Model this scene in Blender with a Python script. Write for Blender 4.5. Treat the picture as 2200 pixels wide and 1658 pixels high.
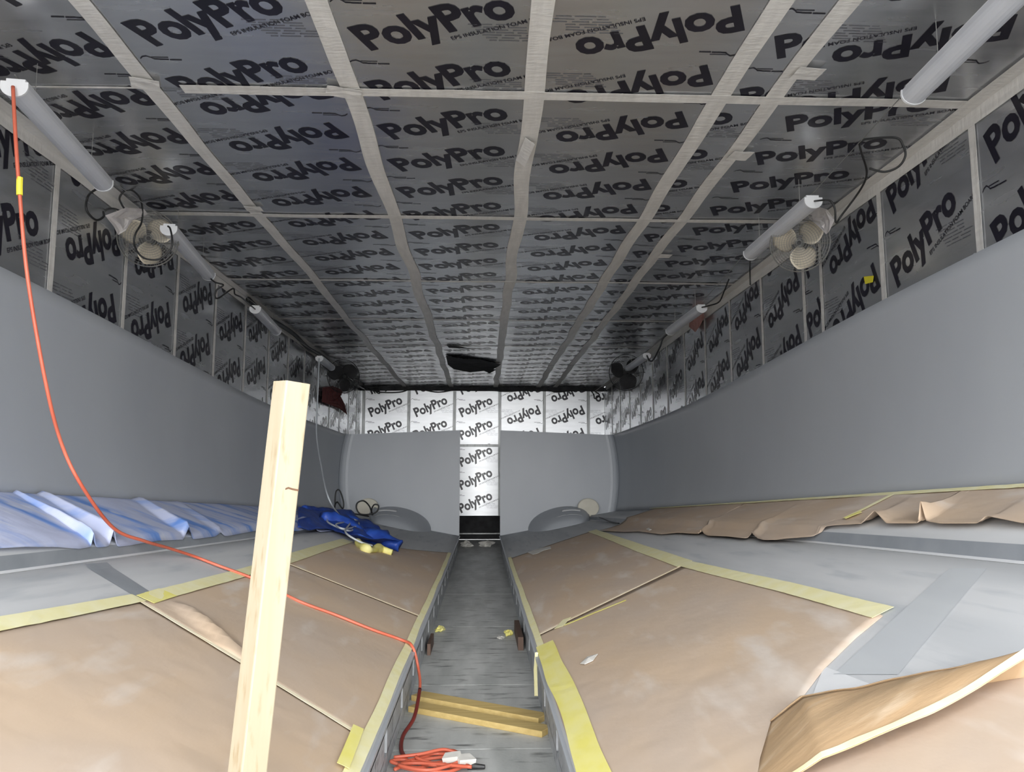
import bpy, bmesh, math, random
from mathutils import Vector, Matrix, Euler, noise

for o in list(bpy.data.objects):
    bpy.data.objects.remove(o, do_unlink=True)
SC = bpy.context.scene
COL = SC.collection

# ------------------------------------------------------------------ camera
EYE = 1.575                       # eye height above the floor
F = 1700.0                        # focal length in pixels of the 2200 px wide frame
VPX, VPY = 1036.0, 1030.0         # where the long axis of the hall vanishes
TH = math.atan((VPY - 829) / F)
PSI = math.atan((1100 - VPX) / F * math.cos(TH))
cam_d = bpy.data.cameras.new('camera')
cam_d.sensor_width = 36.0
cam_d.lens = F / 2200 * 36
cam_d.clip_start = 0.05
cam_d.clip_end = 200
cam = bpy.data.objects.new('camera', cam_d)
COL.objects.link(cam)
cam.location = (0, 0, EYE)
cam.rotation_euler = Euler((math.pi / 2 + TH, 0, -PSI), 'XYZ')
SC.camera = cam
CAMR = cam.rotation_euler.to_matrix()
CAMRT = CAMR.transposed()
CAMP = Vector((0, 0, EYE))

# ------------------------------------------------------------------ daylight: overcast sky through the open end behind the camera
world = bpy.data.worlds.new('sky')
SC.world = world
world.use_nodes = True
bg = world.node_tree.nodes['Background']
bg.inputs[0].default_value = (0.965, 0.98, 1.0, 1)
bg.inputs[1].default_value = 0.9
sun_d = bpy.data.lights.new('hazy_sun', 'SUN')      # low sun behind the camera, veiled by haze
sun_d.energy = 0.62
sun_d.angle = math.radians(40)
sun_d.color = (1.0, 0.985, 0.96)
sun = bpy.data.objects.new('hazy_sun', sun_d)
COL.objects.link(sun)
sun.rotation_euler = Euler((math.radians(90 - 10), 0, math.radians(3)), 'XYZ')
SC.view_settings.view_transform = 'Standard'
SC.view_settings.look = 'None'
SC.view_settings.gamma = 1.0
SC.view_settings.use_curve_mapping = False
SC.view_settings.exposure = 2.8
SC.cycles.max_bounces = 12
SC.cycles.diffuse_bounces = 6
SC.cycles.glossy_bounces = 8
SC.cycles.use_adaptive_sampling = True
SC.cycles.adaptive_threshold = 0.06
SC.cycles.sample_clamp_indirect = 6
SC.cycles.caustics_reflective = True
SC.cycles.use_denoising = True

# ------------------------------------------------------------------ room numbers
WL, WR = -3.27, 3.31              # side walls
YF, YN = 21.3, 0.0              # far wall, open end
CEIL = EYE + 2.49
# a portal only guides the sampling of the sky through the open end
pl = bpy.data.lights.new('open_end_portal', 'AREA')
pl.shape = 'RECTANGLE'
pl.size = WR - WL
pl.size_y = CEIL
pl.cycles.is_portal = True
plo = bpy.data.objects.new('open_end_portal', pl)
COL.objects.link(plo)
plo.location = ((WL + WR) / 2, YN - 0.02, CEIL / 2)
plo.rotation_euler = (math.pi / 2, 0, 0)

# ------------------------------------------------------------------ pixel helpers (unproject onto real surfaces)
def ray(px, py):
    d = CAMR @ Vector(((px - 1100) / F, -(py - 829) / F, -1))
    return d.normalized()

def proj(p):
    c = CAMRT @ (Vector(p) - CAMP)
    return 1100 + F * c.x / -c.z, 829 - F * c.y / -c.z

def on_z(px, py, z):
    d = ray(px, py)
    return CAMP + d * ((z - EYE) / d.z)

def on_x(px, py, x):
    d = ray(px, py)
    return CAMP + d * (x / d.x)

def on_y(px, py, y):
    d = ray(px, py)
    return CAMP + d * (y / d.y)

# ------------------------------------------------------------------ materials
def new_mat(name):
    m = bpy.data.materials.new(name)
    m.use_nodes = True
    nt = m.node_tree
    return m, nt, nt.nodes['Principled BSDF']

def rgb(r, g, b):
    f = lambda c: (c / 255 / 12.92) if c / 255 <= 0.04045 else ((c / 255 + 0.055) / 1.055) ** 2.4
    return (f(r), f(g), f(b), 1)

def mat(name, c1, c2=None, scale=(4, 4, 4), rough=0.5, metal=0.0, lo=0.35, hi=0.65, bump=0.0, bscale=None, detail=4, c3=None, scale3=(30, 30, 30), spec=None, rough2=None):
    m, nt, b = new_mat(name)
    N, L = nt.nodes, nt.links
    b.inputs['Base Color'].default_value = c1
    b.inputs['Roughness'].default_value = rough
    b.inputs['Metallic'].default_value = metal
    if spec is not None:
        b.inputs['Specular IOR Level'].default_value = spec
    tc = N.new('ShaderNodeTexCoord')
    def nz(sc, det):
        mp = N.new('ShaderNodeMapping')
        mp.inputs['Scale'].default_value = sc
        L.new(tc.outputs['Object'], mp.inputs['Vector'])
        n = N.new('ShaderNodeTexNoise')
        n.inputs['Scale'].default_value = 1.0
        n.inputs['Detail'].default_value = det
        L.new(mp.outputs['Vector'], n.inputs['Vector'])
        return n
    if c2 is not None:
        n = nz(scale, detail)
        mr = N.new('ShaderNodeMapRange')
        mr.inputs['From Min'].default_value = lo
        mr.inputs['From Max'].default_value = hi
        L.new(n.outputs['Fac'], mr.inputs['Value'])
        mx = N.new('ShaderNodeMix')
        mx.data_type = 'RGBA'
        mx.inputs['A'].default_value = c1
        mx.inputs['B'].default_value = c2
        L.new(mr.outputs['Result'], mx.inputs['Factor'])
        out = mx.outputs['Result']
        if c3 is not None:
            n3 = nz(scale3, detail)
            mr3 = N.new('ShaderNodeMapRange')
            mr3.inputs['From Min'].default_value = 0.56
            mr3.inputs['From Max'].default_value = 0.72
            L.new(n3.outputs['Fac'], mr3.inputs['Value'])
            mx3 = N.new('ShaderNodeMix')
            mx3.data_type = 'RGBA'
            mx3.inputs['B'].default_value = c3
            L.new(out, mx3.inputs['A'])
            L.new(mr3.outputs['Result'], mx3.inputs['Factor'])
            out = mx3.outputs['Result']
        L.new(out, b.inputs['Base Color'])
        if rough2 is not None:
            mrr = N.new('ShaderNodeMapRange')
            mrr.inputs['To Min'].default_value = rough
            mrr.inputs['To Max'].default_value = rough2
            L.new(n.outputs['Fac'], mrr.inputs['Value'])
            L.new(mrr.outputs['Result'], b.inputs['Roughness'])
    if bump:
        nb = nz(bscale or scale, 5)
        bp = N.new('ShaderNodeBump')
        bp.inputs['Strength'].default_value = bump
        bp.inputs['Distance'].default_value = 0.02
        L.new(nb.outputs['Fac'], bp.inputs['Height'])
        L.new(bp.outputs['Normal'], b.inputs['Normal'])
    return m

FOIL = mat('foil_facing', (0.66, 0.675, 0.70, 1), (0.74, 0.755, 0.78, 1), scale=(1.5, 9, 1.5), rough=0.20, rough2=0.32, metal=0.85, bump=0.06, bscale=(2.2, 14, 2.2))
FOILD = mat('dull_foil_facing', (0.60, 0.615, 0.635, 1), (0.68, 0.695, 0.715, 1), scale=(1.5, 9, 1.5), rough=0.34, rough2=0.44, metal=0.82, bump=0.06, bscale=(2.2, 14, 2.2))
BACK = mat('dark_backing', rgb(38, 38, 40), rgb(60, 60, 62), rough=0.9)
INK = mat('navy_black_ink', rgb(26, 25, 36), rgb(33, 31, 44), rough=0.28, spec=0.4)
INK2 = mat('faint_ink', rgb(128, 129, 136), rgb(142, 143, 150), rough=0.35, metal=0.6)
TAPE = mat('pale_sheathing_tape', rgb(212, 210, 206), rgb(226, 224, 220), scale=(20, 3, 20), rough=0.42, bump=0.35, bscale=(9, 30, 9))
TAPE2 = mat('grey_foil_tape', rgb(120, 122, 122), rgb(140, 142, 142), scale=(20, 20, 3), rough=0.35, metal=0.6, bump=0.25, bscale=(20, 20, 9))
GEL = mat('grey_gelcoat', rgb(172, 177, 184), rgb(179, 184, 190), scale=(0.9, 0.9, 0.5), rough=0.42, lo=0.3, hi=0.7)
GELDUST = mat('dusty_grey_gelcoat', rgb(205, 207, 209), rgb(192, 195, 198), scale=(4, 0.5, 1), rough=0.6, lo=0.4, hi=0.66, c3=rgb(178, 183, 188), scale3=(9, 1.1, 2))
GELBAND = mat('wiped_gelcoat', rgb(188, 192, 196), rgb(193, 197, 200), scale=(6, 1, 2), rough=0.5)
GELRAIL = mat('grey_rail', rgb(138, 144, 150), rgb(150, 155, 161), rough=0.45)
FLANGE = mat('grey_flange', rgb(182, 185, 188), rgb(164, 167, 170), scale=(3, 5, 8), rough=0.55, c3=rgb(92, 94, 96), scale3=(8, 14, 14))
CONC = mat('worn_concrete', rgb(198, 200, 198), rgb(172, 175, 173), scale=(5, 1.2, 1), rough=0.5, c3=rgb(110, 112, 111), scale3=(4, 16, 4), bump=0.08, bscale=(40, 40, 40))
KRAFT = mat('kraft_paper', rgb(200, 177, 152), rgb(192, 175, 159), scale=(1.3, 0.8, 1), rough=0.75, c3=rgb(208, 196, 184), scale3=(5, 1.3, 2), bump=0.28, bscale=(6, 4, 6))
KRAFTU = mat('kraft_paper_underside', rgb(186, 156, 120), rgb(176, 150, 118), scale=(2, 6, 2), rough=0.7, c3=rgb(200, 178, 150), scale3=(3, 14, 3), bump=0.3, bscale=(3, 12, 3))
YTAPE = mat('yellow_masking_tape', rgb(236, 230, 176), rgb(240, 236, 196), scale=(9, 9, 9), rough=0.6)
YTAPE2 = mat('bright_yellow_tape', rgb(234, 226, 124), rgb(238, 232, 158), scale=(9, 4, 9), rough=0.6)
CTAPE = mat('cream_seam_tape', rgb(240, 228, 196), rgb(246, 238, 212), rough=0.6)
BLUE = mat('dusty_blue_tarp', rgb(188, 196, 224), rgb(104, 146, 218), scale=(0.9, 3.0, 0.9), rough=0.6, lo=0.47, hi=0.62, c3=rgb(196, 202, 222), scale3=(4, 10, 4), bump=0.2, bscale=(3, 12, 3))
BLUE2 = mat('blue_tarp', rgb(44, 84, 178), rgb(30, 60, 146), scale=(6, 6, 6), rough=0.5)
WOOD = mat('pale_pine', rgb(176, 166, 144), rgb(170, 158, 134), scale=(22, 22, 1.6), rough=0.55, c3=rgb(158, 140, 110), scale3=(34, 34, 7))
WOOD2 = mat('yellow_pine', rgb(206, 182, 122), rgb(190, 164, 104), scale=(2, 30, 30), rough=0.6)
WOODKNOT = mat('dark_knot', rgb(110, 82, 60), rgb(84, 62, 48), rough=0.7)
WHITE = mat('white_plastic', rgb(228, 230, 232), rgb(222, 224, 227), rough=0.35)
LENS = mat('frosted_diffuser', rgb(206, 209, 215), rgb(200, 203, 210), rough=0.32)
BLACK = mat('black_rubber', rgb(28, 29, 30), rgb(36, 37, 38), rough=0.5)
ORANGE = mat('orange_cord', rgb(204, 108, 84), rgb(192, 92, 68), rough=0.45)
DKRED = mat('dark_red_cord', rgb(120, 44, 38), rgb(100, 36, 32), rough=0.5)
GREYC = mat('pale_grey_cable', rgb(196, 202, 206), rgb(186, 192, 198), rough=0.4)
STEEL = mat('fan_wire', rgb(172, 172, 168), rgb(150, 150, 148), rough=0.4, metal=0.6)
CREAM = mat('cream_blade', rgb(206, 196, 176), rgb(190, 182, 166), scale=(6, 6, 6), rough=0.5)
BEIGE = mat('cream_pad', rgb(216, 212, 198), rgb(206, 202, 188), rough=0.6)
PLAST = mat('white_sheet_plastic', rgb(214, 210, 208), rgb(196, 192, 192), scale=(8, 8, 8), rough=0.4, bump=0.5, bscale=(14, 14, 14))
REDC = mat('red_brown_cloth', rgb(126, 62, 60), rgb(104, 50, 50), scale=(6, 6, 6), rough=0.8, bump=0.3)
PINK = mat('pink_cloth', rgb(192, 146, 138), rgb(170, 122, 116), scale=(8, 8, 8), rough=0.8, bump=0.3)
SCRAP = mat('white_scrap', rgb(226, 224, 218), rgb(206, 204, 198), scale=(10, 10, 10), rough=0.6)
BROWNB = mat('brown_block', rgb(104, 82, 70), rgb(86, 68, 58), rough=0.7)
GROUND = mat('outdoor_ground', rgb(150, 146, 138), rgb(128, 124, 118), rough=0.9)
YELLOW = mat('yellow_label', rgb(226, 214, 40), rgb(236, 226, 70), rough=0.5)

# ------------------------------------------------------------------ mesh builder
class MB:
    def __init__(s):
        s.v, s.f, s.mi = [], [], []
    def add(s, vs, fs, mi=0):
        k = len(s.v)
        s.v += [Vector(p) for p in vs]
        s.f += [tuple(i + k for i in f) for f in fs]
        s.mi += [mi] * len(fs)
        return s
    def box(s, c, size, rot=None, mi=0):
        x, y, z = [q / 2 for q in size]
        vs = [Vector((a * x, b * y, d * z)) for a in (-1, 1) for b in (-1, 1) for d in (-1, 1)]
        if rot is not None:
            vs = [rot @ p for p in vs]
        vs = [p + Vector(c) for p in vs]
        return s.add(vs, [(0, 1, 3, 2), (4, 6, 7, 5), (0, 4, 5, 1), (2, 3, 7, 6), (0, 2, 6, 4), (1, 5, 7, 3)], mi)
    def tube(s, pts, r, n=6, cap=True, mi=0):
        pts = [Vector(p) for p in pts]
        rings, up = [], None
        for i, p in enumerate(pts):
            t = (pts[min(i + 1, len(pts) - 1)] - pts[max(i - 1, 0)]).normalized()
            if up is None:
                up = Vector((0, 0, 1)) if abs(t.z) < 0.9 else Vector((1, 0, 0))
            a = up - t * up.dot(t)
            if a.length < 1e-5:
                a = t.orthogonal()
            a.normalize()
            up = a
            b = t.cross(a)
            rr = r(i / (len(pts) - 1)) if callable(r) else r
            rings.append([p + (a * math.cos(2 * math.pi * k / n) + b * math.sin(2 * math.pi * k / n)) * rr for k in range(n)])
        vs = [q for R in rings for q in R]
        fs = [(i * n + k, i * n + (k + 1) % n, (i + 1) * n + (k + 1) % n, (i + 1) * n + k) for i in range(len(pts) - 1) for k in range(n)]
        if cap:
            fs += [tuple(range(n))[::-1], tuple((len(pts) - 1) * n + k for k in range(n))]
        return s.add(vs, fs, mi)
    def grid(s, fn, nu, nv, mi=0):
        vs = [fn(i / nu, j / nv) for i in range(nu + 1) for j in range(nv + 1)]
        w = nv + 1
        fs = [(i * w + j, (i + 1) * w + j, (i + 1) * w + j + 1, i * w + j + 1) for i in range(nu) for j in range(nv)]
        return s.add(vs, fs, mi)
    def build(s, name, m, parent=None, smooth=False, solid=0.0, mods=None):
        off = parent.location if parent is not None else Vector((0, 0, 0))
        me = bpy.data.meshes.new(name)
        me.from_pydata([p - off for p in s.v], [], s.f)
        ms = m if isinstance(m, (list, tuple)) else [m]
        for q in ms:
            me.materials.append(q)
        if len(ms) > 1:
            me.polygons.foreach_set('material_index', s.mi)
        if smooth:
            me.polygons.foreach_set('use_smooth', [True] * len(me.polygons))
        me.update()
        o = bpy.data.objects.new(name, me)
        COL.objects.link(o)
        if parent is not None:
            o.parent = parent
        if solid:
            md = o.modifiers.new('solidify', 'SOLIDIFY')
            md.thickness = abs(solid)
            md.offset = 1 if solid > 0 else -1
        return o

def empty(name, loc):
    o = bpy.data.objects.new(name, None)
    o.empty_display_size = 0.1
    COL.objects.link(o)
    o.location = loc
    return o

def tag(o, label, cat=None, group=None, kind=None):
    o['label'] = label
    if cat:
        o['category'] = cat
    if group:
        o['group'] = group
    if kind:
        o['kind'] = kind
    return o

def struct(o, label):
    o['kind'] = 'structure'
    o['label'] = label
    return o

def smooth_pts(pts, per=6):
    pts = [Vector(p) for p in pts]
    out = []
    for i in range(len(pts) - 1):
        p0, p1, p2, p3 = pts[max(i - 1, 0)], pts[i], pts[i + 1], pts[min(i + 2, len(pts) - 1)]
        for k in range(per):
            t = k / per
            out.append(0.5 * ((2 * p1) + (p2 - p0) * t + (2 * p0 - 5 * p1 + 4 * p2 - p3) * t * t + (3 * p1 - p0 - 3 * p2 + p3) * t ** 3))
    out.append(pts[-1])
    return out

def poly_at(pts, t):
    """point at parameter t (0..1, equal share per segment) of a polyline"""
    n = len(pts) - 1
    x = min(max(t, 0), 1) * n
    i = min(int(x), n - 1)
    return Vector(pts[i]).lerp(Vector(pts[i + 1]), x - i)

# ------------------------------------------------------------------ floor, ground, walls, ceiling
random.seed(4)
floor = struct(MB().box(((WL + WR) / 2, (YF + YN) / 2, -0.06), (WR - WL + 0.3, YF - YN + 0.3, 0.10)).build('floor', CONC), 'grey worn concrete floor seen in the long centre slot')
ys = [0.0, 2.44, 4.88, 6.35, 8.79, 11.23, 13.67, 16.11, 18.55, 21.3]
for a, b_ in zip(ys[:-1], ys[1:]):
    MB().box((-0.05, (a + b_) / 2, -0.005), (1.6, b_ - a - 0.008, 0.01)).build('floor_sheet', CONC, floor)
MB().box((0, -30.2, -0.06), (60, 60, 0.1)).build('outdoor_ground', GROUND)
og = bpy.data.objects['outdoor_ground']
struct(og, 'bare ground outside the open end')

# printed lettering, made once from the built-in font and cut to each board
def text_mesh(body, size_cap, length):
    cu = bpy.data.curves.new('lettering', 'FONT')
    cu.body = body
    cu.size = 1.0
    cu.resolution_u = 3
    cu.offset = 0.036 if len(body) < 10 else 0.008
    ob = bpy.data.objects.new('lettering', cu)
    COL.objects.link(ob)
    bpy.context.view_layer.update()
    dg = bpy.context.evaluated_depsgraph_get()
    me = bpy.data.meshes.new_from_object(ob.evaluated_get(dg))
    vs = [v.co.copy() for v in me.vertices]
    fs = [tuple(p.vertices) for p in me.polygons]
    bpy.data.objects.remove(ob)
    bpy.data.curves.remove(cu)
    bpy.data.meshes.remove(me)
    x0, x1 = min(v.x for v in vs), max(v.x for v in vs)
    cap = 0.73
    return [Vector(((v.x - x0) * length / (x1 - x0), v.y * size_cap / cap, 0)) for v in vs], fs

LOGO_L, LOGO_CAP, LOGO_A = 0.93, 0.25, math.radians(24)
LOGO = text_mesh('PolyPro', LOGO_CAP, LOGO_L)
SUB = text_mesh('EPS INSULATION FOAM BOARD', 0.034, 0.62)

def row_shapes(detail=True):
    """one printed row, centred on the big word; returns (verts, faces, material index)"""
    out = []
    R = Matrix.Rotation(LOGO_A, 3, 'Z')
    c = Vector((LOGO_L / 2, LOGO_CAP / 2, 0))
    out.append(([R @ (v - c) for v in LOGO[0]], LOGO[1], 0))
    out.append(([R @ (v + Vector((LOGO_L * 0.53, -0.085, 0)) - c) for v in SUB[0]], SUB[1], 0))
    b = MB()
    # small maker's mark: a swoosh and two lines of tiny print
    ox, oy = -0.50, 0.16
    sw = [(-0.02 + ox, oy), (0.0 + ox, oy + 0.022), (0.025 + ox, oy + 0.03), (0.045 + ox, oy + 0.015), (0.06 + ox, oy - 0.002), (0.09 + ox, oy - 0.004)]
    for p, q in zip(sw[:-1], sw[1:]):
        b.add([(p[0], p[1] - 0.005, 0), (q[0], q[1] - 0.005, 0), (q[0], q[1] + 0.005, 0), (p[0], p[1] + 0.005, 0)], [(0, 1, 2, 3)])
    for x0, x1, y, h in ((0.05, 0.15, 0.018, 0.007), (0.09, 0.145, -0.006, 0.01), (0.15, 0.22, -0.008, 0.01)):
        b.add([(ox + x0, oy + y - h / 2, 0), (ox + x1, oy + y - h / 2, 0), (ox + x1, oy + y + h / 2, 0), (ox + x0, oy + y + h / 2, 0)], [(0, 1, 2, 3)])
    out.append((b.v, b.f, 0))
    b = MB()
    rr = random.Random(3)
    for k in range(7):
        y = -0.02 - 0.026 * k
        x = 0.20 + 0.02 * k
        while x < 0.48 + 0.015 * k:
            w = rr.uniform(0.03, 0.12)
            b.add([(x, y - 0.003, 0), (x + w, y - 0.003, 0), (x + w, y + 0.003, 0), (x, y + 0.003, 0)], [(0, 1, 2, 3)])
            x += w + rr.uniform(0.006, 0.03)
    out.append((b.v, b.f, 1))
    return out
ROW = row_shapes()

def print_mesh(w, h, flip, phase, du):
    """lettering for a board of width w and height h, clipped to the board"""
    bm = bmesh.new()
    lay = []
    k0 = phase - 0.61
    while k0 < h + 0.61:
        for vs, fs, mi in ROW:
            bv = []
            for v in vs:
                x, y = 0.575 + du + v.x, k0 + v.y
                if flip:
                    x, y = 1.22 - x, h - y
                bv.append(bm.verts.new((x, y, 0.0015)))
            for f in fs:
                try:
                    bf = bm.faces.new([bv[i] for i in f])
                    bf.material_index = mi
                except ValueError:
                    pass
        k0 += 0.61
    m = 0.002
    for co, no in (((m, 0, 0), (-1, 0, 0)), ((w - m, 0, 0), (1, 0, 0)), ((0, m, 0), (0, -1, 0)), ((0, h - m, 0), (0, 1, 0))):
        bmesh.ops.bisect_plane(bm, geom=bm.verts[:] + bm.edges[:] + bm.faces[:], plane_co=co, plane_no=no, clear_outer=True)
    me = bpy.data.meshes.new('lettering')
    bm.to_mesh(me)
    bm.free()
    me.materials.append(INK)
    me.materials.append(INK2)
    return me

_pcache, _bcache = {}, {}
def board(parent, origin, e1, e2, w, h, flip, phase=0.42, du=0.0, m=None):
    """foil faced board: origin is its lower left corner as seen by a viewer, e1 right, e2 up"""
    e1, e2 = Vector(e1), Vector(e2)
    e3 = e1.cross(e2)
    M = Matrix((e1, e2, e3)).transposed().to_4x4()
    M.translation = Vector(origin)
    m = m or FOIL
    bk = (round(w, 3), round(h, 3), m.name)
    if bk not in _bcache:
        mb = MB().box((w / 2, h / 2, -0.0135), (w - 0.005, h - 0.005, 0.025))
        me = bpy.data.meshes.new('insulation_board')
        me.from_pydata(mb.v, [], mb.f)
        me.materials.append(m)
        _bcache[bk] = me
    o = bpy.data.objects.new('insulation_board', _bcache[bk])
    COL.objects.link(o)
    o.parent = parent
    o.matrix_local = M
    pk = bk + (flip, round(phase, 2), round(du, 2))
    if pk not in _pcache:
        _pcache[pk] = print_mesh(w, h, flip, phase, du)
    p = bpy.data.objects.new('lettering', _pcache[pk])
    COL.objects.link(p)
    p.parent = o
    return o

def strip(parent, p0, p1, width, normal, seed=0, wob=0.012, m=TAPE, n=None, name='tape_strip', off=0.004, wj=0.12):
    """hand-laid tape ribbon with slightly wandering edges"""
    p0, p1, nr = Vector(p0), Vector(p1), Vector(normal).normalized()
    d = p1 - p0
    L = d.length
    d.normalize()
    s = nr.cross(d)
    n = n or max(6, int(L / 0.12))
    rr = random.Random(seed)
    ph = rr.uniform(0, 50)
    top, vs, fs = [], [], []
    for i in range(n + 1):
        t = i / n * L
        c = p0 + d * t + s * (noise.noise(Vector((t * 0.9, ph, 0))) * wob * 2)
        w = width / 2 * (1 + wj * noise.noise(Vector((t * 1.1, ph, 5))))
        bmp = nr * (off + 0.0035 * abs(noise.noise(Vector((t * 6, ph, 9)))))
        bmp2 = nr * (off + 0.0035 * abs(noise.noise(Vector((t * 6, ph, 19)))))
        vs += [c - s * w + bmp, c + nr * off, c + s * w + bmp2]
    fs = []
    for i in range(n):
        a = i * 3
        fs += [(a, a + 3, a + 4, a + 1), (a + 1, a + 4, a + 5, a + 2)]
    return MB().add(vs, fs).build(name, m, parent, solid=0.0015)

# ceiling
ceiling = struct(MB().box(((WL + WR) / 2, (YF + YN) / 2, CEIL + 0.08), (WR - WL + 0.3, YF - YN + 0.3, 0.08)).build('ceiling', BACK), 'low ceiling of foil faced insulation boards with taped joints')
cx = [WL, -2.1, -0.865, 0.335, 1.54, 1.92, WR]
cy = [YN + 2.44 * k for k in range(9)] + [YF]
FL = {  # column: flips by row (row 1 = 2.44..4.88 m ahead)
    0: '11101111111', 1: '00111110111', 2: '00000101000', 3: '11111111111', 4: '00000000000', 5: '11000000000'}
rng = random.Random(11)
for c in range(6):
    for r in range(len(cy) - 1):
        w, h = cx[c + 1] - cx[c], cy[r + 1] - cy[r]
        du = {4: (0.0, -0.84)[r == 2], 5: 0.06}.get(c, 0.0)
        ph = {1: 0.17, 2: 0.42, 3: 0.52, 5: 0.55}.get(c, 0.30)
        pu = h - 0.42 - 0.61 * 3 + (0.24 if c == 5 else 0.0)
        # viewer below: right is +x, up is towards the camera (-y)
        board(ceiling, (cx[c], cy[r + 1], CEIL), (1, 0, 0), (0, -1, 0), w, h, FL[c][r] == '1', pu if FL[c][r] == '0' else ph, du)
NZ = (0, 0, -1)
for k, x in enumerate(cx[1:-1]):
    strip(ceiling, (x + (-0.03, 0.0, -0.02, 0.02, -0.03)[k], YN, CEIL), (x + (0.0, 0.02, 0.02, -0.03, 0.05)[k], YF - 0.05, CEIL), (0.11, 0.125, 0.13, 0.13, 0.12)[k], NZ, seed=k, wob=0.022, off=0.005, m=TAPE)
for r, y in enumerate(cy[1:-1]):
    if 1 <= r <= 5:
        x0 = -1.93 if r == 1 else WL + 0.05
        strip(ceiling, (x0, y, CEIL), (WR - 0.05, y + 0.02, CEIL), 0.105 if r == 1 else (0.085 if r == 2 else 0.06), NZ, seed=40 + r, wob=0.016, m=TAPE, off=0.008)
    else:
        strip(ceiling, (WL + 0.05, y, CEIL), (WR - 0.05, y, CEIL), 0.03, NZ, seed=40 + r, wob=0.01, m=TAPE2, off=0.008)
strip(ceiling, (WL + 0.02, 4.90, CEIL), (-2.15, 4.885, CEIL), 0.018, NZ, seed=71, wob=0.004)
# loose tags of tape stuck across the joints
def ceil_tag(px, py, w, l, ang, name='tape_tag', drop=0.0):
    p = on_z(px, py, CEIL - 0.012)
    R = Matrix.Rotation(ang, 3, 'Z')
    b = MB()
    def fn(u, v):
        q = R @ Vector(((u - 0.5) * w, (v - 0.5) * l, 0))
        return p + q + Vector((0, 0, -0.012 - drop * u - 0.006 * noise.noise(Vector((u * 3, v * 3, px)))))
    b.grid(fn, 4, 4)
    return b.build(name, TAPE, ceiling, solid=0.0015)
ceil_tag(1735, 155, 0.17, 0.14, 0.1)
ceil_tag(1590, 332, 0.16, 0.16, 0.1)
ceil_tag(1428, 548, 0.14, 0.14, 0.1)
ceil_tag(1128, 318, 0.07, 0.42, 0.12, drop=0.05)
ceil_tag(312, 178, 0.17, 0.15, 0.3)
ceil_tag(545, 446, 0.15, 0.12, 0.0)
ceil_tag(738, 196, 0.22, 0.13, 0.3)
# torn hole: a dark sheet stands in for the unlit opening
pts = [(958, 764), (992, 768), (1030, 772), (1076, 780), (1072, 786), (1060, 790), (1066, 794), (1052, 799), (1044, 796), (1010, 797), (975, 793), (962, 780)]
b = MB()
vs = [on_z(x, y, CEIL - 0.03) for x, y in pts]
cen = sum(vs, Vector()) / len(vs) + Vector((0, 0, -0.05))
b.add([v + Vector((0, 0, -0.03 * (i % 2))) for i, v in enumerate(vs)] + [cen], [(i, (i + 1) % len(vs), len(vs)) for i in range(len(vs))])
tag(b.build('torn_hole_dark', BACK, ceiling, solid=0.004), 'dark sheet standing in for a torn hole in the far ceiling')
b = MB()
vs = [on_z(x, y, CEIL - 0.02) for x, y in [(960, 742), (985, 744), (1010, 749), (985, 748), (965, 747)]]
b.add(vs, [tuple(range(5))])
b.build('torn_edge', BACK, ceiling, solid=0.004)

# side walls
def side_wall(name, x, nx, seams, flips, label, taper=None):
    wl = struct(MB().box((x - nx * 0.08, (YF + YN) / 2, CEIL / 2), (0.08, YF - YN + 0.3, CEIL)).build(name, BACK), label)
    ZB = CEIL - 2.44
    for k, (y0, y1) in enumerate(zip(seams[:-1], seams[1:])):
        w = y1 - y0
        fl = flips[k % len(flips)] == '1'
        if nx > 0:
            org, e1 = (x, y0, ZB), (0, 1, 0)
        else:
            org, e1 = (x, y1, ZB), (0, -1, 0)
        board(wl, org, e1, (0, 0, 1), w, 2.44, fl, 0.36 + 0.1 * (k % 3), 0.0 if w > 1 else -0.1)
        # lower course down to the floor
        if nx > 0:
            org = (x, y0, ZB - 1.62)
        else:
            org = (x, y1, ZB - 1.62)
        board(wl, org, e1, (0, 0, 1), w, 1.62, not fl, 0.36, 0.0 if w > 1 else -0.1)
        if k:
            strip(wl, (x, y0, ZB - 1.0), (x, y0, CEIL - 0.03), 0.075 if y0 < 7 else 0.06, (nx, 0, 0), seed=100 + k, wob=0.005, m=TAPE, off=0.006)
    strip(wl, (x, YN, CEIL - 0.06), (x, YF - 0.4, CEIL - 0.06), 0.1, (nx, 0, 0), seed=7, wob=0.006, off=0.007)
    strip(wl, (x + nx * 0.06, YN, CEIL), (x + nx * 0.06, YF - 0.4, CEIL), 0.12, (0, 0, -1), seed=8, wob=0.008, off=0.011)
    return wl
ls = [5.96 + 1.22 * k for k in range(-9, 13)]
ls = [YN] + [y for y in ls if YN + 0.2 < y < YF - 0.3] + [YF]
wall_left = side_wall('wall_left', WL, 1, ls, '000001111111101011', 'left wall of foil faced insulation boards printed in navy')
rs = [5.0 - 1.22 * k for k in range(4, 0, -1)] + [5.0, 6.27, 7.45, 7.87, 9.1, 10.3, 11.5] + [11.5 + 1.22 * k for k in range(1, 8)]
rs = [YN] + [y for y in rs if y > YN + 0.05] + [YF]
wall_right = side_wall('wall_right', WR, -1, rs, '00000010111100011011', 'right wall of foil faced insulation boards printed in navy')

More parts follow.
